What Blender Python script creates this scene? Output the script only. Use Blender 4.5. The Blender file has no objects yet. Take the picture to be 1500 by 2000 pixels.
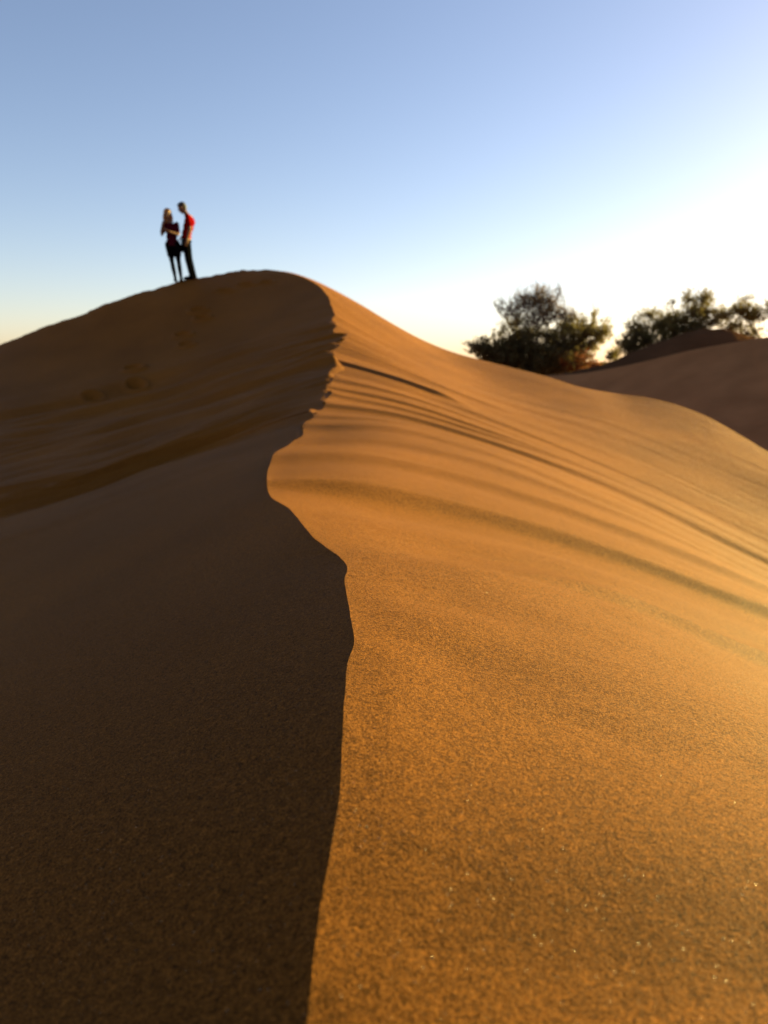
import bpy, math, random
import numpy as np
from mathutils import Vector, Matrix

R = math.radians
scene = bpy.context.scene
COL = scene.collection
random.seed(7)
rng = np.random.default_rng(11)

# ------------------------------------------------------------------ camera maths
F = 1511.0                       # focal length in pixels of a 2000 px tall picture
PITCH = R(11.0)
CP, SP = math.cos(PITCH), math.sin(PITCH)
SUN_AZ, SUN_EL = R(58.0), R(12.0)

def unproject(px, py, Y):
    a = (px - 750.0) / F
    b = -(py - 1000.0) / F
    dy = CP + b * SP
    dz = -SP + b * CP
    return np.stack([a / dy * Y, Y + 0 * a, dz / dy * Y], axis=-1)

def P(px, py, Y):
    return Vector(unproject(np.float64(px), np.float64(py), np.float64(Y)))

# ------------------------------------------------------------------ small helpers
def tag(o, label=None, cat=None, group=None, kind=None):
    if label: o['label'] = label
    if cat: o['category'] = cat
    if group: o['group'] = group
    if kind: o['kind'] = kind
    return o

def empty(name, loc, rz=0.0):
    o = bpy.data.objects.new(name, None)
    o.empty_display_size = 0.2
    o.location = loc
    o.rotation_euler = (0, 0, rz)
    COL.objects.link(o)
    return o

def mesh_obj(name, V, Fc, mat, parent=None, smooth=True):
    me = bpy.data.meshes.new(name)
    V = np.asarray(V, dtype=np.float32)
    Fc = np.asarray(Fc, dtype=np.int32)
    n = Fc.shape[1]
    me.vertices.add(len(V)); me.vertices.foreach_set('co', V.ravel())
    me.loops.add(Fc.size); me.loops.foreach_set('vertex_index', Fc.ravel())
    me.polygons.add(len(Fc))
    me.polygons.foreach_set('loop_start', np.arange(0, Fc.size, n, dtype=np.int32))
    me.polygons.foreach_set('loop_total', np.full(len(Fc), n, dtype=np.int32))
    me.update(calc_edges=True)
    me.validate()
    if smooth:
        me.polygons.foreach_set('use_smooth', np.ones(len(me.polygons), dtype=bool))
    me.materials.append(mat)
    o = bpy.data.objects.new(name, me)
    COL.objects.link(o)
    if parent: o.parent = parent
    return o

def grid_faces(nr, nc):
    i = np.arange(nr - 1)[:, None] * nc + np.arange(nc - 1)[None, :]
    return np.stack([i, i + 1, i + nc + 1, i + nc], axis=-1).reshape(-1, 4)

def pchip(x, y, xq):
    """monotone cubic; y may have trailing dimensions"""
    x = np.asarray(x, float); y = np.asarray(y, float)
    h = np.diff(x); hh = h.reshape((-1,) + (1,) * (y.ndim - 1))
    d = np.diff(y, axis=0) / hh
    m = np.zeros_like(y)
    if len(x) > 2:
        w1 = 2 * hh[1:] + hh[:-1]; w2 = hh[1:] + 2 * hh[:-1]
        with np.errstate(divide='ignore', invalid='ignore'):
            mm = (w1 + w2) / (w1 / d[:-1] + w2 / d[1:])
        m[1:-1] = np.where(d[:-1] * d[1:] > 0, mm, 0.0)
    m[0] = d[0]; m[-1] = d[-1]
    xq = np.asarray(xq, float)
    k = np.clip(np.searchsorted(x, xq, side='right') - 1, 0, len(x) - 2)
    s = ((xq - x[k]) / h[k]).reshape((-1,) + (1,) * (y.ndim - 1))
    H = hh[k]
    return ((1 + 2 * s) * (1 - s) ** 2 * y[k] + s * (1 - s) ** 2 * H * m[k]
            + s * s * (3 - 2 * s) * y[k + 1] + s * s * (s - 1) * H * m[k + 1])

def catmull(x, y, xq):
    x = np.asarray(x, float); y = np.asarray(y, float)
    h = np.diff(x); sh = (-1,) + (1,) * (y.ndim - 1)
    hh = h.reshape(sh); d = np.diff(y, axis=0) / hh
    m = np.zeros_like(y)
    m[1:-1] = (d[:-1] * hh[1:] + d[1:] * hh[:-1]) / (hh[1:] + hh[:-1])
    m[0] = d[0]; m[-1] = d[-1]
    xq = np.asarray(xq, float)
    k = np.clip(np.searchsorted(x, xq, side='right') - 1, 0, len(x) - 2)
    s = ((xq - x[k]) / h[k]).reshape(sh); H = hh[k]
    return ((1 + 2 * s) * (1 - s) ** 2 * y[k] + s * (1 - s) ** 2 * H * m[k]
            + s * s * (3 - 2 * s) * y[k + 1] + s * s * (s - 1) * H * m[k + 1])

def hash2(ix, iy, seed):
    h = (ix.astype(np.int64) * 374761393 + iy.astype(np.int64) * 668265263 + seed * 974634777) & 0xffffffff
    h = ((h ^ (h >> 13)) * 1274126177) & 0xffffffff
    h = (h ^ (h >> 16)) & 0xffffffff
    return h.astype(np.float64) / 0xffffffff * 2 - 1

def vnoise(x, y, seed=0):
    x0 = np.floor(x); y0 = np.floor(y)
    fx = x - x0; fy = y - y0
    fx = fx ** 3 * (fx * (fx * 6 - 15) + 10); fy = fy ** 3 * (fy * (fy * 6 - 15) + 10)
    a = hash2(x0, y0, seed); b = hash2(x0 + 1, y0, seed)
    c = hash2(x0, y0 + 1, seed); d = hash2(x0 + 1, y0 + 1, seed)
    return (a * (1 - fx) + b * fx) * (1 - fy) + (c * (1 - fx) + d * fx) * fy

def fbm(x, y, seed=0, octv=4):
    s = 0; a = 1.0; n = 0
    for k in range(octv):
        s = s + a * vnoise(x * 2 ** k + 17.3 * k, y * 2 ** k - 9.1 * k, seed + k); n += a; a *= 0.5
    return s / n

def smooth01(x):
    x = np.clip(x, 0, 1); return x * x * (3 - 2 * x)

# ------------------------------------------------------------------ materials
def new_mat(name):
    m = bpy.data.materials.new(name); m.use_nodes = True
    nt = m.node_tree
    for n in list(nt.nodes): nt.nodes.remove(n)
    return m, nt

def sand_material(name, base, grain=1.0, near=True):
    m, nt = new_mat(name)
    N, L = nt.nodes, nt.links
    out = N.new('ShaderNodeOutputMaterial')
    bs = N.new('ShaderNodeBsdfPrincipled')
    geo = N.new('ShaderNodeNewGeometry')
    L.new(bs.outputs[0], out.inputs[0])
    # broad tone patches
    n1 = N.new('ShaderNodeTexNoise'); n1.inputs['Scale'].default_value = 0.9
    n1.inputs['Detail'].default_value = 5
    L.new(geo.outputs['Position'], n1.inputs['Vector'])
    r1 = N.new('ShaderNodeMapRange')
    r1.inputs['From Min'].default_value = 0.3; r1.inputs['From Max'].default_value = 0.7
    r1.inputs['To Min'].default_value = 0.84; r1.inputs['To Max'].default_value = 1.12
    L.new(n1.outputs['Fac'], r1.inputs['Value'])
    cur = r1.outputs['Result']
    bump_in = None
    if near:
        # every grain has a tone of its own
        vo = N.new('ShaderNodeTexVoronoi'); vo.inputs['Scale'].default_value = 800
        L.new(geo.outputs['Position'], vo.inputs['Vector'])
        sp = N.new('ShaderNodeSeparateColor'); L.new(vo.outputs['Color'], sp.inputs[0])
        r2 = N.new('ShaderNodeMapRange')
        r2.inputs['To Min'].default_value = 0.35; r2.inputs['To Max'].default_value = 1.65
        L.new(sp.outputs[0], r2.inputs['Value'])
        mu = N.new('ShaderNodeMath'); mu.operation = 'MULTIPLY'
        L.new(cur, mu.inputs[0]); L.new(r2.outputs['Result'], mu.inputs[1]); cur = mu.outputs[0]
        n5 = N.new('ShaderNodeTexNoise'); n5.inputs['Scale'].default_value = 150
        n5.inputs['Detail'].default_value = 6; n5.inputs['Roughness'].default_value = 0.85
        L.new(geo.outputs['Position'], n5.inputs['Vector'])
        r5 = N.new('ShaderNodeMapRange')
        r5.inputs['From Min'].default_value = 0.3; r5.inputs['From Max'].default_value = 0.7
        r5.inputs['To Min'].default_value = 0.4; r5.inputs['To Max'].default_value = 1.6
        L.new(n5.outputs['Fac'], r5.inputs['Value'])
        mu2 = N.new('ShaderNodeMath'); mu2.operation = 'MULTIPLY'
        L.new(cur, mu2.inputs[0]); L.new(r5.outputs['Result'], mu2.inputs[1]); cur = mu2.outputs[0]
        n2 = N.new('ShaderNodeTexNoise'); n2.inputs['Scale'].default_value = 700
        n2.inputs['Detail'].default_value = 3; n2.inputs['Roughness'].default_value = 0.6
        L.new(geo.outputs['Position'], n2.inputs['Vector'])
        n3 = N.new('ShaderNodeTexNoise'); n3.inputs['Scale'].default_value = 270
        n3.inputs['Detail'].default_value = 4; n3.inputs['Roughness'].default_value = 0.7
        L.new(geo.outputs['Position'], n3.inputs['Vector'])
        b1 = N.new('ShaderNodeBump'); b1.inputs['Strength'].default_value = 1.0
        b1.inputs['Distance'].default_value = 0.0018 * grain
        b2 = N.new('ShaderNodeBump'); b2.inputs['Strength'].default_value = 1.0
        b2.inputs['Distance'].default_value = 0.0036 * grain
        L.new(n3.outputs['Fac'], b2.inputs['Height'])
        L.new(b2.outputs[0], b1.inputs['Normal'])
        L.new(n2.outputs['Fac'], b1.inputs['Height'])
        n4 = N.new('ShaderNodeTexNoise'); n4.inputs['Scale'].default_value = 14
        n4.inputs['Detail'].default_value = 6; n4.inputs['Roughness'].default_value = 0.65
        L.new(geo.outputs['Position'], n4.inputs['Vector'])
        b3 = N.new('ShaderNodeBump'); b3.inputs['Distance'].default_value = 0.007 * grain
        L.new(n4.outputs['Fac'], b3.inputs['Height']); L.new(b3.outputs[0], b2.inputs['Normal'])
        L.new(b1.outputs[0], bs.inputs['Normal'])
        # a few polished quartz grains
        gt = N.new('ShaderNodeMath'); gt.operation = 'GREATER_THAN'; gt.inputs[1].default_value = 0.995
        L.new(sp.outputs[1], gt.inputs[0])
        rr = N.new('ShaderNodeMapRange')
        rr.inputs['To Min'].default_value = 0.7; rr.inputs['To Max'].default_value = 0.22
        L.new(gt.outputs[0], rr.inputs['Value'])
        sm = N.new('ShaderNodeMapRange'); sm.inputs['To Min'].default_value = 0.04; sm.inputs['To Max'].default_value = 0.9
        bs.inputs['Specular Tint'].default_value = (1.0, 0.70, 0.36, 1.0)
        L.new(gt.outputs[0], sm.inputs['Value']); L.new(sm.outputs['Result'], bs.inputs['Specular IOR Level'])
        L.new(rr.outputs['Result'], bs.inputs['Roughness'])
    else:
        n4 = N.new('ShaderNodeTexNoise'); n4.inputs['Scale'].default_value = 3.0
        n4.inputs['Detail'].default_value = 6
        L.new(geo.outputs['Position'], n4.inputs['Vector'])
        b3 = N.new('ShaderNodeBump'); b3.inputs['Distance'].default_value = 0.04
        L.new(n4.outputs['Fac'], b3.inputs['Height']); L.new(b3.outputs[0], bs.inputs['Normal'])
        bs.inputs['Roughness'].default_value = 0.9
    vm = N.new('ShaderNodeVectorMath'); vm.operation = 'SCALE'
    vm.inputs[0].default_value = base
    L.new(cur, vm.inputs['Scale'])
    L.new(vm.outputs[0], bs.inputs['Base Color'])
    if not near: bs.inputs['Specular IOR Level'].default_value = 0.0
    return m

def plain_mat(name, col, rough=0.8, noise_scale=20.0, amt=0.25, trans=0.0, spec=0.3):
    m, nt = new_mat(name)
    N, L = nt.nodes, nt.links
    out = N.new('ShaderNodeOutputMaterial')
    bs = N.new('ShaderNodeBsdfPrincipled')
    geo = N.new('ShaderNodeNewGeometry')
    n1 = N.new('ShaderNodeTexNoise'); n1.inputs['Scale'].default_value = noise_scale
    n1.inputs['Detail'].default_value = 4
    L.new(geo.outputs['Position'], n1.inputs['Vector'])
    r1 = N.new('ShaderNodeMapRange')
    r1.inputs['From Min'].default_value = 0.25; r1.inputs['From Max'].default_value = 0.75
    r1.inputs['To Min'].default_value = 1 - amt; r1.inputs['To Max'].default_value = 1 + amt
    L.new(n1.outputs['Fac'], r1.inputs['Value'])
    vm = N.new('ShaderNodeVectorMath'); vm.operation = 'SCALE'
    vm.inputs[0].default_value = col
    L.new(r1.outputs['Result'], vm.inputs['Scale'])
    L.new(vm.outputs[0], bs.inputs['Base Color'])
    bs.inputs['Roughness'].default_value = rough
    bs.inputs['Specular IOR Level'].default_value = spec
    if trans > 0:
        tr = N.new('ShaderNodeBsdfTranslucent'); L.new(vm.outputs[0], tr.inputs['Color'])
        mx = N.new('ShaderNodeMixShader'); mx.inputs[0].default_value = trans
        L.new(bs.outputs[0], mx.inputs[1]); L.new(tr.outputs[0], mx.inputs[2])
        L.new(mx.outputs[0], out.inputs[0])
    else:
        L.new(bs.outputs[0], out.inputs[0])
    return m

SAND = (0.173, 0.0605, 0.0092)
M_sand = sand_material('dune_sand', SAND)
M_sand_far_glare = sand_material('far_sand_with_glare', (0.31, 0.130, 0.050), near=False)  # far sand; veiling glare over the shaded dune is lightened into this colour
M_mound = sand_material('dark_mound_sand', (0.09, 0.040, 0.018), near=False)  # darker brown than the other sands
M_bark = plain_mat('bark', (0.10, 0.06, 0.035), 0.9, 15)
M_leaf_glare = plain_mat('tamarisk_leaf_with_glare', (0.17, 0.125, 0.035), 0.7, 1.6, 0.45, 0.5)  # leaf colour brightened to carry the glare on the crowns
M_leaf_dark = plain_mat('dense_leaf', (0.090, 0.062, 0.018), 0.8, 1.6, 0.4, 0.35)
M_leaf_dry = plain_mat('dry_twig', (0.22, 0.13, 0.055), 0.8, 2.0, 0.4, 0.45)
M_leaf_red = plain_mat('dead_foliage', (0.15, 0.045, 0.014), 0.8, 2.0, 0.4, 0.4)

# ------------------------------------------------------------------ the main dune
# crest: pixel, pixel, distance (m); t runs 0 (under the camera) .. 10 (summit)
crest_keys = [
    (600, 2000, .36), (612, 1880, .395), (628, 1760, .44), (650, 1640, .495), (663, 1550, .55),
    (670, 1450, .625), (672, 1380, .70), (680, 1300, .82), (690, 1250, .91), (685, 1210, 1.0),
    (677, 1160, 1.15), (672, 1132, 1.25), (678, 1112, 1.33), (664, 1088, 1.45), (636, 1068, 1.56), (612, 1050, 1.68),
    (596, 1030, 1.82), (578, 1008, 2.0), (556, 988, 2.2), (528, 970, 2.45), (521, 950, 2.75),
    (524, 920, 3.3), (540, 893, 3.9), (570, 868, 4.6), (592, 849, 5.1), (590, 840, 5.35), (614, 815, 6.1),
    (637, 785, 7.2), (644, 770, 7.7), (640, 764, 7.9), (650, 742, 8.7), (668, 717, 9.7), (662, 713, 9.9), (646, 706, 10.2),
    (654, 688, 10.8), (668, 665, 11.7), (679, 654, 12.15), (655, 648, 12.5), (651, 625, 13.5),
    (650, 590, 15.0), (628, 562, 16.3), (600, 545, 17.1), (560, 532, 17.9), (520, 526, 18.6)]
ck = np.array(crest_keys, float); ck[:, 2] = np.log(ck[:, 2])
# t of each coarse row keyed by the crest's distance
row_Y = np.log([.36, .55, .91, 1.5, 2.75, 5.35, 7.7, 9.8, 12.15, 14.8, 18.6])
crest_t = np.interp(ck[:, 2], row_Y, np.arange(11))

right_rows = [
    [(600, 2000, .36), (700, 2000, .36), (900, 2000, .36), (1200, 2000, .361), (1500, 2000, .363)],
    [(663, 1550, .55), (760, 1552, .552), (900, 1560, .557), (1200, 1590, .553), (1500, 1640, .534)],
    [(690, 1250, .91), (780, 1262, .915), (900, 1288, .928), (1200, 1362, .93), (1500, 1450, .905)],
    [(650, 1078, 1.5), (760, 1085, 1.53), (900, 1100, 1.6), (1200, 1182, 1.75), (1500, 1300, 1.85)],
    [(521, 950, 2.75), (700, 967, 2.8), (900, 1008, 2.85), (1200, 1100, 2.8), (1500, 1207, 2.75)],
    [(591, 841, 5.35), (750, 845, 5.25), (900, 880, 4.95), (1200, 990, 4.35), (1500, 1130, 3.9)],
    [(644, 770, 7.7), (770, 797, 7.3), (900, 838, 6.8), (1200, 945, 5.7), (1500, 1085, 4.7)],
    [(664, 714, 9.8), (770, 744, 9.2), (900, 790, 8.5), (1200, 905, 7.0), (1500, 1040, 5.6)],
    [(679, 654, 12.15), (770, 698, 11.3), (900, 758, 10.3), (1200, 858, 8.4), (1500, 985, 6.6)],
    [(650, 596, 14.8), (745, 655, 13.8), (900, 732, 12.3), (1200, 818, 9.9), (1500, 930, 7.6)],
    [(520, 526, 18.6), (575, 534, 18.5), (640, 560, 18.2), (700, 592, 17.8), (760, 628, 17.2), (820, 661, 16.4), (880, 686, 15.6),
     (940, 703, 14.9), (1000, 718, 14.2), (1070, 736, 13.4), (1130, 755, 12.6), (1200, 768, 12.4), (1260, 776, 12.0),
     (1320, 790, 11.5), (1380, 813, 10.8), (1440, 846, 10.0), (1500, 882, 9.1)]]
left_rows = [
    [(600, 2000, .36), (300, 2000, .395), (0, 2000, .437)],
    [(663, 1550, .55), (300, 1562, .655), (0, 1600, .73)],
    [(690, 1250, .91), (500, 1262, 1.03), (300, 1300, 1.15), (0, 1350, 1.34)],
    [(650, 1078, 1.5), (500, 1090, 1.75), (300, 1122, 2.1), (0, 1190, 2.6)],
    [(521, 950, 2.75), (400, 985, 3.05), (300, 1010, 3.2), (150, 1058, 3.35), (0, 1105, 3.4)],
    [(591, 841, 5.35), (450, 885, 5.25), (300, 938, 4.95), (150, 990, 4.6), (0, 1040, 4.3)],
    [(615, 815, 6.1), (450, 862, 7.5), (300, 908, 7.45), (150, 962, 6.95), (0, 1005, 6.6)],
    [(644, 770, 7.7), (450, 826, 7.9), (300, 872, 7.8), (150, 925, 7.4), (0, 968, 7.1)],
    [(664, 714, 9.8), (450, 776, 10.3), (300, 822, 10.5), (150, 862, 10.2), (0, 895, 9.7)],
    [(679, 654, 12.15), (450, 722, 12.9), (300, 768, 13.2), (150, 802, 13.0), (0, 830, 12.6)],
    [(650, 596, 14.8), (450, 640, 15.6), (300, 680, 15.9), (150, 718, 15.8), (0, 752, 15.5)],
    [(520, 526, 18.6), (470, 530, 18.9), (430, 536, 19.0), (390, 543, 18.9), (345, 552, 18.7), (300, 564, 18.6), (250, 580, 18.5),
     (200, 598, 18.4), (150, 617, 18.35), (100, 635, 18.3), (50, 653, 18.25), (0, 672, 18.2)]]
left_t = [0, 1, 2, 3, 4, 5, 5.45, 6, 7, 8, 9, 10]
right_t = list(range(11))

PER = 130
NT = 10 * PER + 1
T = np.linspace(0, 10, NT)
NR, NL = 300, 240
sR = np.linspace(0, 1, NR) ** 1.35
sL = np.linspace(0, 1, NL) ** 1.35

crest = pchip(crest_t, ck, T)          # NT x 3 (px, py, lnY)
# the lip is ragged where it has slumped
jag = fbm(T * 5.5, T * 0 + 2, 301, 4)
jag2 = np.mod(T * 3.7 + .6 * vnoise(T * 2, T * 0, 303), 1.0)
crest[:, 0] += smooth01((T - 4.6) / .6) * smooth01((9.6 - T) / .6) * (9 * jag + 9 * (jag2 - .5) * (0.5 + 0.5 * vnoise(T * 1.3, T * 0, 305)))
crest[:, 0] += smooth01((4.2 - T) / .6) * smooth01((T - .6) / .8) * 4.0 * fbm(T * 4.0, T * 0 + 5, 307, 3)

def sheet(rows, ts, s, sign):
    dense = []
    for r in rows:
        a = np.array(r, float); a[:, 2] = np.log(a[:, 2])
        ss = (a[:, 0] - a[0, 0]) / (a[-1, 0] - a[0, 0])
        dense.append(catmull(ss, a, s))
    D = pchip(ts, np.array(dense), T)       # NT x ns x 3
    delta = crest - D[:, 0, :]
    fall = (1 - s) ** (6.0 if sign > 0 else 4.0)
    D = D + delta[:, None, :] * fall[None, :, None]
    return D

DR = sheet(right_rows, right_t, sR, 1)
DL = sheet(left_rows, left_t, sL, -1)
TT = T[:, None]

# the crest is rounded off in the saddle where the light fades softly into the shade
soft = np.exp(-((crest[:, 1] - 925) / 32.0) ** 2)
for D in (DR, DL):
    d = np.abs(D[:, :, 0] - crest[:, None, 0])
    D[:, :, 1] += soft[:, None] * 2.5 * np.exp(-(d / 45.0) ** 2)

WR = unproject(DR[:, :, 0], DR[:, :, 1], np.exp(DR[:, :, 2]))
WL = unproject(DL[:, :, 0], DL[:, :, 1], np.exp(DL[:, :, 2]))

# --- wind streaks: real relief running away from the crest
def ridge(t, c, w_near, w_far):
    d = t - c
    return np.where(d < 0, np.exp(-(d / w_near) ** 2), np.exp(-(d / w_far) ** 2))

def env(s, a, b, e=0.12):
    return smooth01((s - a) / e) * smooth01((b - s) / e)

S = sR[None, :]
Yr = WR[:, :, 1]
dz = np.zeros_like(Yr)
#        t     near  far   amp   s0    s1    drift with s
right_ridges = [
    (2.05, .13, .30, .0055, .30, 1.5, .0), (3.10, .065, .30, .038, .28, 1.6, -.06), (2.6, .1, .25, .003, .1, .8, -.05), (4.02, .055, .35, .036, -.26, 1.5, -.05),
    (4.47, .065, .25, .036, -.3, 1.3, -.1), (4.8, .06, .2, .020, -.2, 1.2, -.12), (5.08, .05, .22, .026, -.1, 1.5, -.12), (5.36, .05, .15, .022, -.1, 1.5, -.1),
    (5.72, .045, .18, .036, -.1, 1.5, -.14), (6.02, .04, .14, .026, -.1, 1.4, -.1), (6.28, .04, .12, .024, -.1, 1.5, -.1),
    (6.55, .045, .12, .020, -.1, .9, -.1), (7.15, .08, .22, .055, -.1, .34, -.35), (7.75, .08, .2, .018, -.1, .45, -.35),
    (6.85, .05, .14, .014, .2, 1.5, -.1), (4.25, .05, .1, .006, .5, 1.5, -.05), (3.4, .08, .2, .004, .2, 1.5, -.1),
    (7.3, .06, .14, .007, .35, 1.5, -.1), (8.2, .08, .2, .012, .1, .7, -.1)]
wob = 0.035 * fbm(S * 3.0 + 0 * TT, TT * 0.6, 5, 2)
for (c, wn, wf, amp, a, b, dr) in right_ridges:
    if c > 5 and not 7 < c < 7.3: wn *= 1.25
    k = ridge(TT + wob - dr * S, c, wn, wf)
    if c > 5: amp = amp * (1.0 - .55 * smooth01((S - .25) / .5))
    dz += amp * k * env(S + 0 * TT, a, b, .12 if c > 5 else .4)
tr = TT + wob + 0.10 * S
fade_near = smooth01((TT - 2.6) / 1.6)
# broad soft bands
dz += 0.032 * vnoise(tr * 2.3 + .4, S * 1.1, 23) * smooth01((TT - 3.2) / 1.0) * smooth01((7.5 - TT) / 1.2) * smooth01(S / .25)
dz += 0.0130 * vnoise(tr * 3.1, S * 1.3, 24) * smooth01((TT - 1.2) / .8) * smooth01((4.2 - TT) / .8) * smooth01(S / .3) * np.minimum(Yr, 2)
dz += 0.0085 * fbm(tr * 4.2, S * 1.8, 21, 3) * fade_near * smooth01(S / .1 + .3) * (0.4 + Yr * 0.13) * (1 - .5 * smooth01((TT - 6.8) / 1.5))
dz += 0.0015 * vnoise(tr * 16.0, S * 2.5, 31) * smooth01((TT - 4.6) / .8) * smooth01((8 - TT) / 1.5)
dz += 0.0014 * fbm(tr * 6.0, S * 5.0, 41, 3) * (1 - fade_near) * np.minimum(Yr, 1.5)
# trampled sand on the far brow and the lower right flank
px, py = DR[:, :, 0], DR[:, :, 1]
tram = np.exp(-(((px - 1400) / 110) ** 2 + ((py - 845) / 26) ** 2)) + 0.8 * np.exp(-(((px - 1490) / 45) ** 2 + ((py - 940) / 55) ** 2))
dz += tram * 0.012 * np.minimum(fbm(WR[:, :, 0] * 2.6, WR[:, :, 1] * 1.5, 51, 3), 0.1)
tr2 = np.exp(-(((px - 1260) / 60) ** 2 + ((py - 780) / 10) ** 2))
dz += tr2 * 0.03 * fbm(WR[:, :, 0] * 3, WR[:, :, 1] * 1.3, 52, 3)
# the silhouette stays as drawn
WR[:, :, 2] += dz * smooth01((10.0 - TT) / .25 + 0.15)

S = sL[None, :]
Yl = WL[:, :, 1]
dz = np.zeros_like(Yl)
left_ridges = [
    (8.0, .10, .35, .05, .0, .55, .0), (7.55, .08, .2, .05, .0, .8, .0), (7.05, .06, .2, .08, -.1, .8, .1),
    (6.55, .06, .15, .03, .0, .9, .1), (6.08, .06, .25, .05, -.1, 1.5, .0), (5.75, .06, .1, .012, .05, .6, .0),
    (5.2, .08, .2, .02, -.1, .7, .0), (7.35, .06, .2, .05, .55, 1.5, .1), (6.75, .06, .15, .045, .6, 1.5, .1),
    (6.45, .05, .15, .04, .7, 1.5, .05), (4.75, .1, .2, .012, .1, 1.2, .0)]
wob = 0.06 * fbm(S * 2.5 + 0 * TT, TT * 0.5, 6, 2)
for (c, wn, wf, amp, a, b, dr) in left_ridges:
    dz += amp * ridge(TT + wob - dr * S, c, wn, wf) * env(S + 0 * TT, a, b, .18)
fl = smooth01((TT - 4.6) / 1.2) * smooth01((8.8 - TT) / .8)
dz += 0.11 * fbm((TT + wob) * 4.0, S * 1.7, 61, 3) * fl * (0.4 + Yl * 0.1)
dz += 0.001 * fbm(TT * 5.0, S * 4.0, 62, 3) * np.minimum(Yl, 1.5) * (1 - fl) * smooth01((9 - TT))
# footprints climbing the shaded face
px, py = DL[:, :, 0], DL[:, :, 1]
for (fx, fy, wx, wy, dep) in [(388, 607, 10, 3.5, .09), (396, 622, 9, 3.5, .09), (358, 655, 10, 3.5, .08), (364, 674, 9, 3.5, .08),
                              (262, 722, 12, 4, .10), (266, 748, 12, 4, .10), (440, 568, 12, 2.5, .05), (480, 556, 10, 2.5, .05),
                              (520, 552, 9, 2.5, .04), (180, 770, 13, 4, .07)]:
    q = ((px - fx + (py - fy) * 1.2) / wx) ** 2 + ((py - fy) / wy) ** 2
    dz -= 1.6 * dep * (np.exp(-q) - 0.45 * np.exp(-((q ** .5 - 1.6) / .5) ** 2))
WL[:, :, 2] += dz * smooth01((10.0 - TT) / .2 + 0.0) * smooth01(S / .03 + .2)
# both sheets share the crest
cz = WR[:, 0, :].copy()
WL[:, 0, :] = cz
# uneven trodden rim
rim = 0.05 * fbm(WL[-1, :, 0] * 3.2, WL[-1, :, 0] * 0 + 3, 71, 4)
WL[:, :, 2] += rim[None, :] * np.exp(-((10 - TT) / .15) ** 2) * smooth01(S / .05)

W = np.concatenate([WL[:, ::-1, :], WR[:, 1:, :]], axis=1)

# --- the flanks outside the picture run on down to the flat
def extend(W, side, n=46):
    e = W[:, 0] if side < 0 else W[:, -1]
    i = W[:, 25] if side < 0 else W[:, -26]
    d = e - i
    h = np.sqrt(d[:, 0] ** 2 + d[:, 1] ** 2)[:, None]
    slope = np.clip((d[:, 2:3] / h), -.45, .1)
    d = d[:, :2] / h
    d[:, 0] = side * np.abs(d[:, 0]); 
    base = np.stack([np.full(len(d), side * 1.0), np.zeros(len(d))], 1)
    u = np.linspace(0, 1, n + 1)[1:]
    out = []
    for q in u:
        Ld = 14 * q ** 2.2
        w = min(1, Ld / 3)
        dd = d * (1 - w) + base * w
        dd = dd / np.linalg.norm(dd, axis=1)[:, None]
        z = e[:, 2:3] + slope * Ld * (1 - w * .5) - 0.22 * Ld * w
        z = np.maximum(z, -3.2)
        out.append(np.concatenate([e[:, :2] + dd * Ld, z], 1))
    return np.stack(out, 1)

EL = extend(W, -1)[:, ::-1]; ER = extend(W, 1)
W = np.concatenate([EL, W, ER], axis=1)
# --- behind the crest / brow
last = W[-1]
back = []
for q in np.linspace(0, 1, 41)[1:]:
    Ld = 13 * q ** 1.8
    p = last.copy()
    p[:, 0] += Ld * 0.25; p[:, 1] += Ld
    p[:, 2] += -0.20 * Ld - 0.018 * Ld ** 2
    p[:, 2] = np.maximum(p[:, 2], -3.2)
    back.append(p)
# --- behind the camera
first = W[0]
front = []
for q in np.linspace(0, 1, 46)[1:]:
    Ld = 12 * q ** 2.4
    p = first.copy()
    p[:, 0] -= 0.03 * Ld + 0.12 * np.sin(Ld * .5)
    p[:, 1] -= Ld
    p[:, 2] += -0.02 * Ld - .012 * Ld ** 2
    p[:, 2] = np.maximum(p[:, 2], -3.2)
    front.append(p)
W = np.concatenate([np.stack(front[::-1], 0), W, np.stack(back, 0)], axis=0)
nr, nc = W.shape[:2]
dune = mesh_obj('sand_dune', W.reshape(-1, 3), grid_faces(nr, nc), M_sand)
tag(dune, kind='structure')

ridge_row = DL[-1]        # skyline left of the summit, for standing people on it
def on_rim(px):
    k = np.argmin(np.abs(ridge_row[:, 0] - px))
    return Vector(WL[-1, k])

# ------------------------------------------------------------------ the land around
def land_h(x, y):
    r = np.sqrt(x * x + y * y)
    z = -2.6 + 1.55 * smooth01((y - 24) / 12) * smooth01((x + 30) / 25)
    z = z + 0.5 * fbm(x * 0.035, y * 0.035, 81, 4) * smooth01((r - 50) / 60)
    return z - 0.6 * smooth01((r - 120) / 600)

a = np.linspace(0, 2 * np.pi, 241)
rr = np.concatenate([np.linspace(0.5, 60, 90), 60 * (4000 / 60) ** (np.linspace(0, 1, 60)[1:])])
X = rr[:, None] * np.sin(a)[None, :]; Yy = rr[:, None] * np.cos(a)[None, :]
G = np.stack([X, Yy, land_h(X, Yy)], -1)
ground = mesh_obj('ground', G.reshape(-1, 3), grid_faces(len(rr), len(a)), M_sand_far_glare)
tag(ground, kind='structure')

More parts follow.
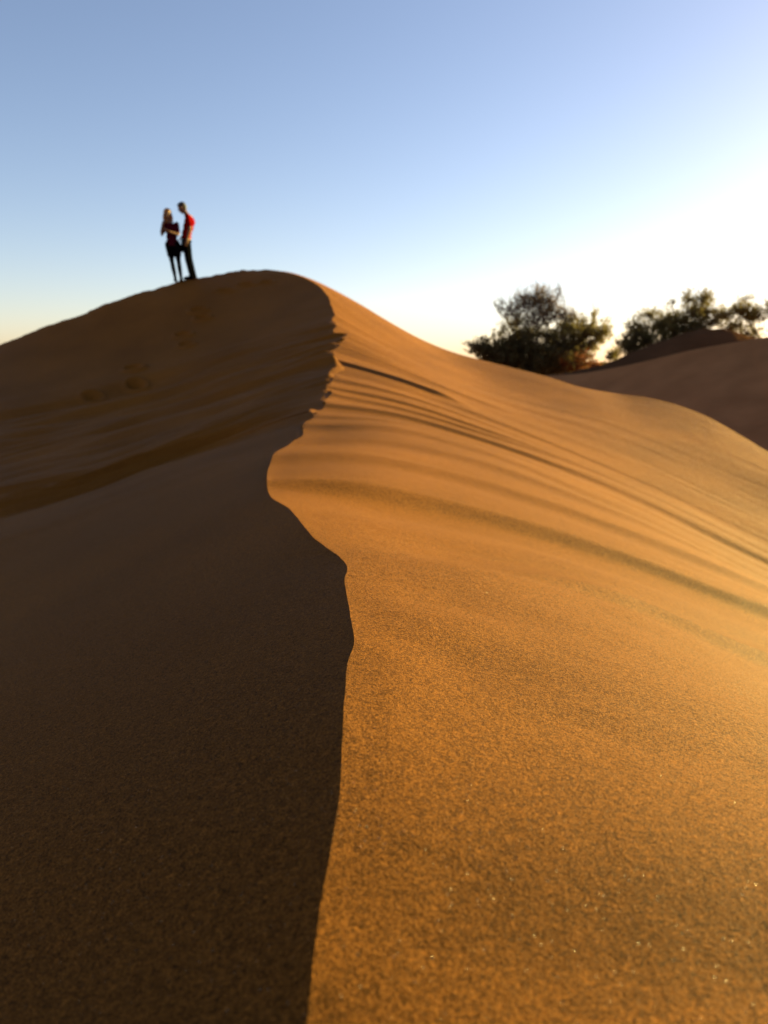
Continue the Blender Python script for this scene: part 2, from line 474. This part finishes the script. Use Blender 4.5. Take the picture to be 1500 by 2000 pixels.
# ------------------------------------------------------------------ shaded dune on the right
crest2 = [(500, 748, 37), (760, 748, 35), (960, 741, 33), (1070, 734, 31.5), (1130, 730, 30.8), (1180, 722, 30), (1250, 708, 29), (1350, 684, 28),
          (1450, 666, 27), (1500, 658, 26.5), (1700, 640, 25), (2100, 650, 23), (2900, 760, 21)]
c2 = np.array([P(*k) for k in crest2])
n2 = 220
c2 = catmull(np.arange(len(c2)), c2, np.linspace(0, len(c2) - 1, n2))
tv = np.linspace(-1, 1, 181)
rows = []
for v in tv:
    p = c2.copy()
    if v < 0:        # shaded face, towards the camera
        d = 15 * (-v) ** 1.25
        p[:, 1] -= d * .93; p[:, 0] -= d * .30
        sl = 0.30
        p[:, 2] -= sl * d + 0.18 * (1 - np.exp(-d / 1.5))
        p[:, 2] = np.maximum(p[:, 2], -3.1)
        p[:, 2] += 0.035 * fbm(p[:, 0] * .5 + 3, p[:, 1] * .9, 91, 4) * min(1, d)
    else:
        d = 16 * v ** 1.25
        p[:, 1] += d; p[:, 0] += d * .3
        p[:, 2] -= 0.14 * d + .006 * d * d
        p[:, 2] = np.maximum(p[:, 2], -3.1)
    rows.append(p)
o = mesh_obj('shaded_dune', np.array(rows).reshape(-1, 3), grid_faces(len(rows), n2), M_sand_far_glare)
tag(o, kind='structure')

# dark mound behind it that the trees grow on
mc = P(1375, 700, 35.0)
n = 140
gx, gy = np.meshgrid(np.linspace(-1, 1, n), np.linspace(-1, 1, n))
X = mc.x + gx * 9.0; Yy = mc.y + gy * 7.0
prof_px = [1000, 1100, 1170, 1215, 1260, 1300, 1340, 1380, 1420, 1465, 1520, 1600, 1750]
prof_v = [735, 730, 716, 700, 678, 662, 646, 640, 646, 661, 672, 690, 730]
pxs = 750 + X / 35.0 * F * (CP + 0.2 * SP)
top = np.interp(pxs.ravel(), prof_px, prof_v).reshape(pxs.shape)
kk = np.ones(9) / 9
topr = np.apply_along_axis(lambda r: np.convolve(np.pad(r, 4, mode='edge'), kk, mode='valid'), 1, top)
ztop = unproject(pxs, topr, np.full_like(pxs, 35.0))[..., 2]
fall = np.exp(-(gy / 0.42) ** 2)
edge = smooth01((1 - np.abs(gx)) / .2) * smooth01((1 - np.abs(gy)) / .2)
Z = -1.6 + (ztop + 1.6) * fall * edge + 0.10 * fbm(X * 1.1, Yy * 1.1, 95, 4) * fall * edge - (1 - edge) * .8
o = mesh_obj('mound', np.stack([X, Yy, Z], -1).reshape(-1, 3), grid_faces(n, n), M_mound)
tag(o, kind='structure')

# ------------------------------------------------------------------ vegetation
class Mesh:
    def __init__(s): s.v = []; s.f = []
    def tube(s, pts, r0, r1, n=5):
        k0 = len(s.v); m = len(pts)
        for i, p in enumerate(pts):
            d = (pts[min(i + 1, m - 1)] - pts[max(i - 1, 0)]).normalized()
            u = d.orthogonal().normalized(); w = d.cross(u)
            r = r0 + (r1 - r0) * i / (m - 1)
            for j in range(n):
                a = 2 * math.pi * j / n
                s.v.append(p + u * (math.cos(a) * r) + w * (math.sin(a) * r))
        for i in range(m - 1):
            for j in range(n):
                j2 = (j + 1) % n
                s.f.append((k0 + i * n + j, k0 + i * n + j2, k0 + (i + 1) * n + j2, k0 + (i + 1) * n + j))
    def leaf(s, p, d, L, w):
        u = d.cross(Vector((random.gauss(0, 1), random.gauss(0, 1), random.gauss(0, 1))))
        if u.length < 1e-6: return
        u = u.normalized() * w
        k = len(s.v)
        s.v += [p - u * .4, p + d * (L * .5) - u, p + d * L, p + d * (L * .5) + u]
        s.f.append((k, k + 1, k + 2, k + 3))
    def build(s, name, mat, parent, smooth=False):
        if not s.f: return None
        inv = parent.location
        return mesh_obj(name, [v - inv for v in s.v], s.f, mat, parent, smooth)

def curve(a, b, sag=0.15, n=6):
    L = (b - a).length
    off = Vector((random.gauss(0, sag), random.gauss(0, sag), random.gauss(0, sag * .6))) * L
    return [a.lerp(b, t) + off * (4 * t * (1 - t)) * .5 + Vector((0, 0, -0.0)) for t in [i / (n - 1) for i in range(n)]]

def rand_in(c, r):
    while True:
        q = Vector((random.uniform(-1, 1), random.uniform(-1, 1), random.uniform(-1, 1)))
        if q.length < 1: break
    return Vector((c.x + q.x * r[0], c.y + q.y * r[1], c.z + q.z * r[2]))

def shrub(name, label, cat, base, Y, blobs, group=None, mats=None, trunk_r=.16):
    """blobs: px, py, rx px, rz px, depth m, twigs, leaves per twig, material key, leaf length"""
    b0 = P(*base, Y)
    root = empty(name, b0)
    tag(root, label, cat, group)
    tr = Mesh(); crowns = {}
    k = Y / F
    if 'spreading' in name:
        blobs = [(a, b, c * 1.3, d * 1.25, e, int(f * 1.9), g, h, i * .85) for (a, b, c, d, e, f, g, h, i) in blobs]
    for (px_, py_, rx, rz, dep, ntw, nlf, key, ll) in blobs:
        c = P(px_, py_, Y); c.y += random.uniform(-.4, .4) * dep
        r = (rx * k, dep, rz * k)
        start = b0 + Vector((random.uniform(-.4, .4), random.uniform(-.4, .4), -.1))
        hub = c + Vector((0, 0, -r[2] * .45))
        if key == 'dry':
            r = (r[0] * 1.2, r[1], r[2] * 1.15)
            ntw = int(ntw * 2.2); ll *= .65
            for q in range(4): tr.tube(curve(start + Vector((random.uniform(-1, 1) * .8, 0, 0)), rand_in(c, r), .14, 9), .05, .012, 4)
        else:
            tr.tube(curve(start, hub, .14, 9), trunk_r * random.uniform(.45, .8), .025)
        cm = crowns.setdefault(key, Mesh())
        for q in range(ntw):
            a = hub + Vector((random.uniform(-.3, .3) * r[0], random.uniform(-.3, .3) * r[1], random.uniform(-.1, .4) * r[2]))
            if key == 'dry': a = c + (rand_in(c, r) - c) * .75 - Vector((0, 0, r[2] * .35))
            e = rand_in(c, r)
            # push the tips outwards so that the outline breaks up into sprays
            if random.random() < .5: e = c + (e - c) * random.uniform(1.0, 1.25)
            pts = curve(a, e, .18, 5)
            if q % 3 == 0 or key == 'dry': tr.tube(pts, .022, .006, 3)
            for j in range(nlf):
                t = random.random() ** .6
                f = t * 4; i0 = min(3, int(f)); p = pts[i0].lerp(pts[i0 + 1], f - i0)
                d = ((e - a).normalized() * .8 + Vector((random.gauss(0, .6), random.gauss(0, .6), random.gauss(.15, .6)))).normalized()
                cm.leaf(p + Vector((random.gauss(0, .05), random.gauss(0, .05), random.gauss(0, .05))), d, ll * random.uniform(.6, 1.4), ll * .16)
    tr.build('trunk', M_bark, root, True)
    MM = {'leaf': M_leaf_glare, 'dark': M_leaf_dark, 'dry': M_leaf_dry, 'red': M_leaf_red}
    NM = {'leaf': 'crown', 'dark': 'lower_crown', 'dry': 'bare_twigs', 'red': 'dead_foliage'}
    for key, cm in crowns.items(): cm.build(NM[key] if len(crowns) > 1 else 'crown', MM[key], root)
    return root

# the big tree in the middle
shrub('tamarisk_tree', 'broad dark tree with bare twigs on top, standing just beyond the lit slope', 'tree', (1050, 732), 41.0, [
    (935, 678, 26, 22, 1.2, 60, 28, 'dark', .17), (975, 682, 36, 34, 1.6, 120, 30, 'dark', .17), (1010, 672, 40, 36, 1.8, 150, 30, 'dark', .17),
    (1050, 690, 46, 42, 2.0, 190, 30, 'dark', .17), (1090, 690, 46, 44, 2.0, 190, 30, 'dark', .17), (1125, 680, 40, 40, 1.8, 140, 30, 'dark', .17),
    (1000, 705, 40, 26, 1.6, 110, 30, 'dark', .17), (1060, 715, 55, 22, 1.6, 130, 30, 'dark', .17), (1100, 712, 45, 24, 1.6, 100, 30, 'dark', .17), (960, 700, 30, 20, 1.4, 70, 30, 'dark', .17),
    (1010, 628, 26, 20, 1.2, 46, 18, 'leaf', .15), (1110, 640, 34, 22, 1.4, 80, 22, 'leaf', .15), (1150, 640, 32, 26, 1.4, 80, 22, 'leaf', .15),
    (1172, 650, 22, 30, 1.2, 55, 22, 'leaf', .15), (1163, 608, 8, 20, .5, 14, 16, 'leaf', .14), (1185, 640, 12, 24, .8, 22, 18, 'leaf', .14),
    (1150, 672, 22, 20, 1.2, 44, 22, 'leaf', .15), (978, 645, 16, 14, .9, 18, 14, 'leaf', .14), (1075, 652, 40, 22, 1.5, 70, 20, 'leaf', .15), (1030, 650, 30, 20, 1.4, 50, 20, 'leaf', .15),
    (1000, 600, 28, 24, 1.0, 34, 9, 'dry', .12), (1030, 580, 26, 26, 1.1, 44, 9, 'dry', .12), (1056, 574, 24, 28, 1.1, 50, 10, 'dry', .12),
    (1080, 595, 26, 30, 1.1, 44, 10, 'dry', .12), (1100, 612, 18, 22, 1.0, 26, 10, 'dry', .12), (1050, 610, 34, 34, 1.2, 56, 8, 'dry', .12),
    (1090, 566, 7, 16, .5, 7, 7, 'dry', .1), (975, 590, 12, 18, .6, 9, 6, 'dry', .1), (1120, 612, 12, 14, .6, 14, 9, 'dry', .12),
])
shrub('dry_shrub', 'low rust brown dead shrub at the right foot of the broad dark tree', 'shrub', (1120, 734), 39.5, [
    (1130, 712, 26, 16, .8, 60, 20, 'red', .13), (1160, 716, 18, 13, .6, 40, 20, 'red', .13), (1105, 702, 24, 18, .8, 34, 18, 'red', .13),
    (1140, 698, 22, 14, .8, 20, 16, 'red', .13)], trunk_r=.05)
shrub('small_bush', 'small olive bush in the gap between the broad dark tree and the mound', 'bush', (1196, 722), 38.0, [
    (1192, 696, 14, 12, .6, 30, 16, 'leaf', .12), (1206, 690, 14, 14, .6, 30, 16, 'leaf', .12), (1188, 716, 16, 10, .6, 26, 16, 'dark', .13),
    (1205, 712, 16, 12, .6, 30, 16, 'dark', .13)], trunk_r=.05)
shrub('spreading_tree', 'airy grey green tree rising behind the peak of the dark mound', 'tree', (1330, 690), 37.5, [
    (1240, 640, 18, 22, .9, 40, 16, 'leaf', .15), (1232, 672, 22, 22, 1.0, 70, 24, 'dark', .16), (1262, 655, 24, 26, 1.1, 66, 18, 'leaf', .15),
    (1270, 610, 14, 14, .8, 22, 14, 'leaf', .14), (1290, 632, 24, 24, 1.2, 60, 18, 'leaf', .15), (1320, 622, 28, 20, 1.3, 60, 20, 'leaf', .15),
    (1318, 650, 26, 22, 1.3, 46, 14, 'leaf', .15), (1352, 606, 22, 22, 1.1, 50, 18, 'leaf', .15), (1345, 580, 14, 14, .8, 22, 14, 'leaf', .14),
    (1372, 582, 16, 16, .9, 34, 16, 'leaf', .14), (1378, 606, 20, 18, 1.0, 34, 16, 'leaf', .15), (1362, 632, 26, 16, 1.2, 40, 14, 'leaf', .15),
    (1312, 590, 10, 10, .5, 10, 8, 'leaf', .12), (1392, 625, 14, 14, .9, 24, 14, 'leaf', .15), (1290, 672, 30, 20, 1.2, 60, 20, 'dark', .16),
    (1340, 640, 26, 12, 1.2, 40, 22, 'dark', .16)], trunk_r=.12)
shrub('spreading_tree', 'open crowned tree with a bare forked stem at the right edge of the photo', 'tree', (1497, 680), 38.5, [
    (1415, 612, 18, 14, .9, 40, 18, 'leaf', .15), (1445, 606, 22, 16, 1.0, 50, 18, 'leaf', .15), (1470, 614, 22, 18, 1.1, 46, 16, 'leaf', .15),
    (1460, 580, 14, 8, .7, 12, 10, 'leaf', .13), (1440, 632, 26, 12, 1.0, 26, 10, 'leaf', .14), (1480, 640, 24, 18, 1.0, 20, 9, 'leaf', .14),
    (1425, 640, 24, 12, 1.0, 34, 12, 'leaf', .13), (1462, 650, 24, 12, 1.0, 30, 12, 'leaf', .13), (1505, 598, 16, 22, .9, 30, 14, 'leaf', .14), (1540, 610, 30, 30, 1.3, 70, 18, 'leaf', .15), (1590, 630, 34, 30, 1.3, 70, 18, 'leaf', .15)], trunk_r=.10)

# ------------------------------------------------------------------ people
def ball(V, Fc, c, r, n=10):
    k = len(V)
    rx, ry, rz = r if isinstance(r, tuple) else (r, r, r)
    for i in range(n + 1):
        th = math.pi * i / n
        for j in range(n * 2):
            ph = math.pi * j / n
            V.append((c[0] + rx * math.sin(th) * math.cos(ph), c[1] + ry * math.sin(th) * math.sin(ph), c[2] + rz * math.cos(th)))
    for i in range(n):
        for j in range(n * 2):
            j2 = (j + 1) % (2 * n)
            Fc.append((k + i * 2 * n + j, k + (i + 1) * 2 * n + j, k + (i + 1) * 2 * n + j2, k + i * 2 * n + j2))

def limb(V, Fc, a, b, ra, rb):
    a = Vector(a); b = Vector(b)
    m = max(2, int((b - a).length / (min(ra, rb) * .6)) + 1)
    for i in range(m + 1):
        t = i / m
        c = a.lerp(b, t); r = ra + (rb - ra) * t
        ball(V, Fc, c, r, 6)

def body_mesh(name, build, mat, parent, voxel=.012, smooth=4):
    V, Fc = [], []
    build(V, Fc)
    me = bpy.data.meshes.new('tmp'); me.from_pydata([tuple(v) for v in V], [], Fc)
    tmp = bpy.data.objects.new('tmp', me); COL.objects.link(tmp)
    m = tmp.modifiers.new('r', 'REMESH'); m.mode = 'VOXEL'; m.voxel_size = voxel
    s = tmp.modifiers.new('s', 'SMOOTH'); s.iterations = smooth; s.factor = .5
    bpy.context.view_layer.update()
    dg = bpy.context.evaluated_depsgraph_get()
    res = bpy.data.meshes.new_from_object(tmp.evaluated_get(dg))
    bpy.data.objects.remove(tmp); bpy.data.meshes.remove(me)
    res.name = name
    res.polygons.foreach_set('use_smooth', np.ones(len(res.polygons), dtype=bool))
    res.materials.clear(); res.materials.append(mat)
    o = bpy.data.objects.new(name, res); COL.objects.link(o); o.parent = parent
    return o

M_skin = plain_mat('skin', (0.16, 0.066, 0.030), .6, 30, .06)
M_red = plain_mat('red_cotton', (0.15, 0.003, 0.003), .85, 40, .12, spec=0.0)
M_maroon = plain_mat('maroon_cotton', (0.045, 0.003, 0.008), .85, 40, .15, spec=0.0)
M_black = plain_mat('black_cloth', (0.0022, 0.0022, 0.0024), .85, 40, .2, spec=0.0)
M_hair_d = plain_mat('dark_hair', (0.018, 0.011, 0.008), .6, 60, .3)
M_hair_b = plain_mat('blonde_hair', (0.38, 0.16, 0.03), .5, 60, .3, .25)
M_shoe = plain_mat('shoe_leather', (0.004, 0.003, 0.003), .8, 40, .2, spec=0.0)

def hand(V, Fc, wrist, d, palm_n, size=1.0, curl=.5):
    """palm and five fingers; d points along the hand, palm_n out of the palm, so fingers curl towards palm_n"""
    w = Vector(wrist); d = Vector(d).normalized()
    pn = Vector(palm_n); pn = (pn - d * pn.dot(d)).normalized()
    sd = d.cross(pn)
    limb(V, Fc, w, w + d * .02, .024 * size, .024 * size)
    for k in (-1.2, -.4, .4, 1.2):
        limb(V, Fc, w + d * .02 * size + sd * k * .012 * size, w + d * .085 * size + sd * k * .018 * size, .014 * size, .012 * size)
    for k, L in ((-1.2, .058), (-.4, .074), (.4, .080), (1.2, .070)):
        p = w + d * .088 * size + sd * k * .020 * size
        dd = d.copy()
        for q in range(3):
            a = curl * (.5 + .35 * q)
            dd2 = (dd * math.cos(a) + pn * math.sin(a)).normalized()
            p2 = p + dd2 * L * size * (.45, .32, .23)[q]
            limb(V, Fc, p, p2, .0088 * size, .0080 * size)
            p = p2; dd = dd2
    # thumb from the side of the palm
    p = w + d * .025 * size + sd * .026 * size
    t1 = p + (d * .6 + sd * .7 + pn * .35).normalized() * .042 * size
    t2 = t1 + (d * .85 + sd * .15 + pn * .4).normalized() * .032 * size
    limb(V, Fc, p, t1, .013 * size, .0105 * size); limb(V, Fc, t1, t2, .0105 * size, .0088 * size)

def head(V, Fc, c, f, s=1.0, up=Vector((0, 0, 1))):
    """c: centre of the skull, f: facing direction"""
    f = Vector(f).normalized(); up = (up - f * up.dot(f)).normalized(); sd = f.cross(up)
    c = Vector(c)
    def b(a, bb, cc, r): ball(V, Fc, c + f * a * s + sd * bb * s + up * cc * s, tuple(x * s for x in r) if isinstance(r, tuple) else r * s, 10)
    b(-.012, 0, .030, .082); b(.012, 0, .035, .076); b(.02, 0, -.03, .066); b(.038, 0, -.068, .042); b(.058, 0, -.085, .026)
    b(.055, .03, -.03, .03); b(.055, -.03, -.03, .03)              # cheeks
    limb(V, Fc, c + f * .082 * s + up * .02 * s, c + f * .106 * s - up * .018 * s, .010 * s, .015 * s)   # nose
    b(.082, .012, -.050, .013); b(.082, -.012, -.050, .013)        # lips
    b(.076, .030, .030, .015); b(.076, -.030, .030, .015)          # brow
    for sg in (-1, 1): b(-.005, sg * .078, -.008, .020)            # ears

def eyes(parent, c, f, s, up=Vector((0, 0, 1))):
    f = Vector(f).normalized(); up = (up - f * up.dot(f)).normalized(); sd = f.cross(up)
    for sg in (-1, 1):
        V, Fc = [], []
        ball(V, Fc, Vector(c) + f * .074 * s + sd * sg * .031 * s + up * .005 * s, .012 * s, 6)
        o = mesh_obj('eye', V, Fc, M_hair_d, parent)

# ---- man: side-on, facing left, head bowed
man_pos = on_rim(374)
man = empty('person', man_pos + Vector((0, .02, -.02)))
tag(man, 'bowed person in bright red t-shirt and black trousers, standing on the dune crest', 'person', )
m_h = Vector((-.150, -.01, 1.675)); m_f = Vector((-1, -.15, -.50)); m_up = Vector((-.45, 0, 1))
hipL, hipR = Vector((-.10, -.085, .90)), Vector((-.10, .085, .90))
kneL, kneR = Vector((-.065, -.10, .49)), Vector((-.05, .10, .49))
ankL, ankR = Vector((.015, -.11, .09)), Vector((.04, .10, .09))
shL, shR = Vector((.0, -.19, 1.455)), Vector((-.02, .19, 1.455))
elL, elR = Vector((.065, -.235, 1.165)), Vector((-.06, .25, 1.17))
wrL, wrR = Vector((-.02, -.215, .925)), Vector((-.23, .10, 1.02))
def man_body(V, Fc):
    head(V, Fc, m_h, m_f, 1.08, m_up)
    limb(V, Fc, (-.02, 0, 1.47), m_h + Vector((.03, 0, -.05)), .062, .056)
    for a, r in (((-.09, 0, .93), (.11, .155, .11)), ((-.08, 0, 1.06), (.105, .145, .12)), ((-.04, 0, 1.22), (.115, .155, .14)),
                 ((0, 0, 1.36), (.12, .175, .13)), ((0, 0, 1.46), (.085, .16, .065))):
        ball(V, Fc, a, r, 12)
    for s_, e_, w_ in ((shL, elL, wrL), (shR, elR, wrR)):
        limb(V, Fc, s_, e_, .058, .042); limb(V, Fc, e_, w_, .042, .028)
    for h_, k_, a_ in ((hipL, kneL, ankL), (hipR, kneR, ankR)):
        limb(V, Fc, h_, k_, .088, .056); limb(V, Fc, k_, a_, .056, .038); limb(V, Fc, a_ + Vector((.02, 0, -.04)), a_ + Vector((-.13, 0, -.06)), .038, .03)
    hand(V, Fc, wrL, (-.3, .05, -1), (-.5, .8, 0), 1.05, .4)
    hand(V, Fc, wrR, (-.6, -.3, -.6), (0, 0, -1), 1.05, .9)
mb = body_mesh('body', man_body, M_skin, man, .007, 3)
eyes(man, m_h, m_f, 1.08, m_up)
def man_shirt(V, Fc):
    for a, r in (((-.10, 0, .90), (.135, .18, .07)), ((-.09, 0, 1.0), (.13, .172, .10)), ((-.075, 0, 1.10), (.128, .165, .12)), ((-.03, 0, 1.24), (.138, .175, .14)),
                 ((.008, 0, 1.36), (.142, .195, .13)), ((.0, 0, 1.455), (.095, .185, .065))):
        ball(V, Fc, (a[0], a[1], a[2]), (r[0] * .88, r[1], r[2]), 12)
    limb(V, Fc, shL, shL.lerp(elL, .72), .068, .066); limb(V, Fc, shR, shR.lerp(elR, .72), .072, .066)
body_mesh('shirt', man_shirt, M_red, man, .012, 4)
def man_trousers(V, Fc):
    ball(V, Fc, (-.095, 0, .91), (.125, .165, .08), 12)
    for h_, k_, a_ in ((hipL, kneL, ankL), (hipR, kneR, ankR)):
        limb(V, Fc, h_ + Vector((0, 0, .0)), k_, .098, .066); limb(V, Fc, k_, a_ + Vector((0, 0, .01)), .070, .058)
body_mesh('trousers', man_trousers, M_black, man, .012, 4)
for a_ in (ankL, ankR):
    def shoe(V, Fc, a_=a_):
        limb(V, Fc, a_ + Vector((.035, 0, -.045)), a_ + Vector((-.10, 0, -.05)), .048, .044)
        limb(V, Fc, a_ + Vector((-.10, 0, -.05)), a_ + Vector((-.17, 0, -.06)), .044, .032)
        limb(V, Fc, a_ + Vector((.01, 0, .0)), a_ + Vector((.01, 0, -.04)), .048, .048)
    body_mesh('shoe', shoe, M_shoe, man, .01, 3)
def man_hair(V, Fc):
    f = m_f.normalized(); up = (m_up - f * m_up.dot(f)).normalized(); sd = f.cross(up)
    for (a, b_, c, r) in ((-.018, 0, .045, .094), (.005, 0, .058, .084), (-.035, 0, .01, .078), (-.04, .02, -.02, .055), (-.04, -.02, -.02, .055), (.035, 0, .075, .055)):
        ball(V, Fc, m_h + f * a * 1.05 + sd * b_ + up * c * 1.05, r, 10)
body_mesh('hair', man_hair, M_hair_d, man, .01, 2)

man.scale = (.955,) * 3
# the dark bag held between the two
bag_root = man.location + wrR * .955 + Vector((-.055, -.02, -.25))
bag = empty('hand_bag', bag_root)
tag(bag, 'small dark bag hanging at hip height between the two people on the crest', 'bag')
def bagf(V, Fc):
    for i in range(5):
        for j in range(3):
            ball(V, Fc, ((i - 2) * .032, 0, (j - 1) * .05), (.045, .04, .045), 8)
body_mesh('pouch', bagf, M_black, bag, .01, 4)
hv = Mesh()
hv.tube([bag_root + Vector((math.cos(a) * .055, 0, .06 + math.sin(a) * .115)) for a in [math.pi * i / 10 for i in range(11)]], .007, .007, 6)
hv.build('handle', M_black, bag, True)

# ---- woman: facing the camera, weight on one leg, one hand at her chin
w_pos = on_rim(349)
wo = empty('person', w_pos + Vector((0, -.03, -.02)))
tag(wo, 'blonde person in dark maroon top, hand at the chin, standing on the dune crest', 'person')
w_h = Vector((-.165, -.03, 1.515)); w_f = Vector((.25, -1, -.22)); w_up = Vector((0, -.2, 1))
hL, hR = Vector((-.005, -.0, .84)), Vector((-.165, 0, .84))
kL, kR = Vector((.045, -.04, .45)), Vector((-.115, -.02, .45))
aL, aR = Vector((.075, -.0, .075)), Vector((-.065, .02, .075))
sL_, sR_ = Vector((.03, 0, 1.30)), Vector((-.265, 0, 1.30))
eL, eR = Vector((.075, -.08, 1.06)), Vector((-.305, -.08, 1.06))
wL, wR = Vector((-.08, -.24, 1.10)), Vector((-.235, -.20, 1.27))
def wo_body(V, Fc):
    head(V, Fc, w_h, w_f, 1.0, w_up)
    limb(V, Fc, (-.12, 0, 1.31), w_h + Vector((0, .01, -.06)), .050, .046)
    for a, r in (((-.09, 0, .87), (.155, .105, .11)), ((-.10, 0, 1.02), (.115, .085, .12)), ((-.11, 0, 1.17), (.13, .10, .12)), ((-.118, 0, 1.28), (.145, .08, .06)),
                 ((-.05, -.07, 1.17), (.055, .05, .055)), ((-.17, -.07, 1.17), (.055, .05, .055))):
        ball(V, Fc, a, r, 12)
    for s_, e_, w_ in ((sL_, eL, wL), (sR_, eR, wR)):
        limb(V, Fc, s_, e_, .046, .034); limb(V, Fc, e_, w_, .034, .023)
    for h_, k_, a_ in ((hL, kL, aL), (hR, kR, aR)):
        limb(V, Fc, h_, k_, .084, .050); limb(V, Fc, k_, a_, .050, .032); limb(V, Fc, a_ + Vector((0, .02, -.035)), a_ + Vector((.01, -.12, -.05)), .032, .026)
    hand(V, Fc, wL, (-.8, -.2, .35), (0, .9, .3), .92, .6)
    hand(V, Fc, wR, (.35, .15, .9), (.4, .9, 0), .92, .7)
body_mesh('body', wo_body, M_skin, wo, .007, 3)
eyes(wo, w_h, w_f, 1.0, w_up)
def wo_top(V, Fc):
    for a, r in (((-.085, 0, .82), (.168, .122, .07)), ((-.09, 0, .90), (.152, .115, .08)), ((-.10, 0, 1.02), (.130, .10, .12)), ((-.11, 0, 1.17), (.146, .115, .11)), ((-.118, 0, 1.275), (.16, .092, .06)),
                 ((-.05, -.075, 1.17), (.065, .055, .06)), ((-.17, -.075, 1.17), (.065, .055, .06))):
        ball(V, Fc, a, r, 12)
    limb(V, Fc, sL_, sL_.lerp(eL, .75), .06, .055); limb(V, Fc, sR_, sR_.lerp(eR, .75), .06, .055)
body_mesh('top', wo_top, M_maroon, wo, .012, 4)
def wo_leg(V, Fc):
    ball(V, Fc, (-.088, 0, .80), (.165, .12, .11), 12)
    for h_, k_, a_ in ((hL, kL, aL), (hR, kR, aR)):
        limb(V, Fc, h_, h_.lerp(k_, .55), .108, .092); limb(V, Fc, h_.lerp(k_, .5), k_, .074, .054); limb(V, Fc, k_, k_.lerp(a_, .35), .054, .054); limb(V, Fc, k_.lerp(a_, .35), a_, .054, .038)
body_mesh('leggings', wo_leg, M_black, wo, .012, 4)
for a_ in (aL, aR):
    def shoe(V, Fc, a_=a_):
        limb(V, Fc, a_ + Vector((0, .03, -.035)), a_ + Vector((.01, -.09, -.04)), .040, .036)
        limb(V, Fc, a_ + Vector((.01, -.09, -.04)), a_ + Vector((.012, -.15, -.048)), .036, .026)
    body_mesh('shoe', shoe, M_shoe, wo, .01, 3)
def wo_hair(V, Fc):
    f = w_f.normalized(); up = (w_up - f * w_up.dot(f)).normalized(); sd = f.cross(up)
    for (a, b_, c, r) in ((-.022, 0, .045, .094), (.0, 0, .06, .082), (-.045, 0, .0, .085), (-.05, .03, -.07, .07), (-.05, -.03, -.07, .07), (-.05, .03, -.14, .06), (-.05, -.03, -.14, .06),
                          (-.045, .05, -.19, .045), (-.045, -.05, -.19, .045), (-.0, .078, -.02, .035), (-.0, -.078, -.02, .035), (-.01, .088, -.08, .034), (-.01, -.088, -.08, .034), (.0, .09, -.14, .03), (.0, -.09, -.14, .03)):
        ball(V, Fc, w_h + f * a + sd * b_ + up * c, r, 10)
body_mesh('hair', wo_hair, M_hair_b, wo, .01, 2)

wo.scale = (.98,) * 3
# ------------------------------------------------------------------ light, sky, camera
w = bpy.data.worlds.new('World'); scene.world = w; w.use_nodes = True
nt = w.node_tree
bg = nt.nodes.get('Background') or nt.nodes.new('ShaderNodeBackground')
sky = nt.nodes.new('ShaderNodeTexSky'); sky.sky_type = 'NISHITA'
sky.sun_disc = False
sky.sun_elevation = SUN_EL
sky.sun_rotation = SUN_AZ
sky.altitude = 300; sky.air_density = 0.9; sky.dust_density = 0.8; sky.ozone_density = 2.0
tint = nt.nodes.new('ShaderNodeVectorMath'); tint.operation = 'MULTIPLY'
tint.inputs[1].default_value = (1.17, 0.975, 0.94)
nt.links.new(sky.outputs[0], tint.inputs[0]); nt.links.new(tint.outputs[0], bg.inputs['Color'])
bg.inputs['Strength'].default_value = 0.05

sd = Vector((math.sin(SUN_AZ) * math.cos(SUN_EL), math.cos(SUN_AZ) * math.cos(SUN_EL), math.sin(SUN_EL)))
sl = bpy.data.lights.new('sun', 'SUN'); sl.energy = 5.0; sl.angle = R(0.5); sl.color = (1.0, 0.86, 0.29)
so = bpy.data.objects.new('sun', sl); COL.objects.link(so)
so.rotation_euler = (-sd).to_track_quat('-Z', 'Y').to_euler(); so.location = sd * 100

cam = bpy.data.cameras.new('camera'); co = bpy.data.objects.new('camera', cam); COL.objects.link(co)
cam.sensor_fit = 'VERTICAL'; cam.sensor_height = 24; cam.lens = F / 2000 * 24
cam.clip_start = 0.02; cam.clip_end = 10000
co.location = (0, 0, 0); co.rotation_euler = (math.pi / 2 - PITCH, 0, 0)
cam.dof.use_dof = True; cam.dof.focus_distance = 1.06; cam.dof.aperture_fstop = 3.7
scene.camera = co

vs = scene.view_settings
vs.view_transform = 'Standard'; vs.look = 'None'; vs.gamma = 1; vs.use_curve_mapping = False
vs.exposure = 2.2
scene.cycles.max_bounces = 5
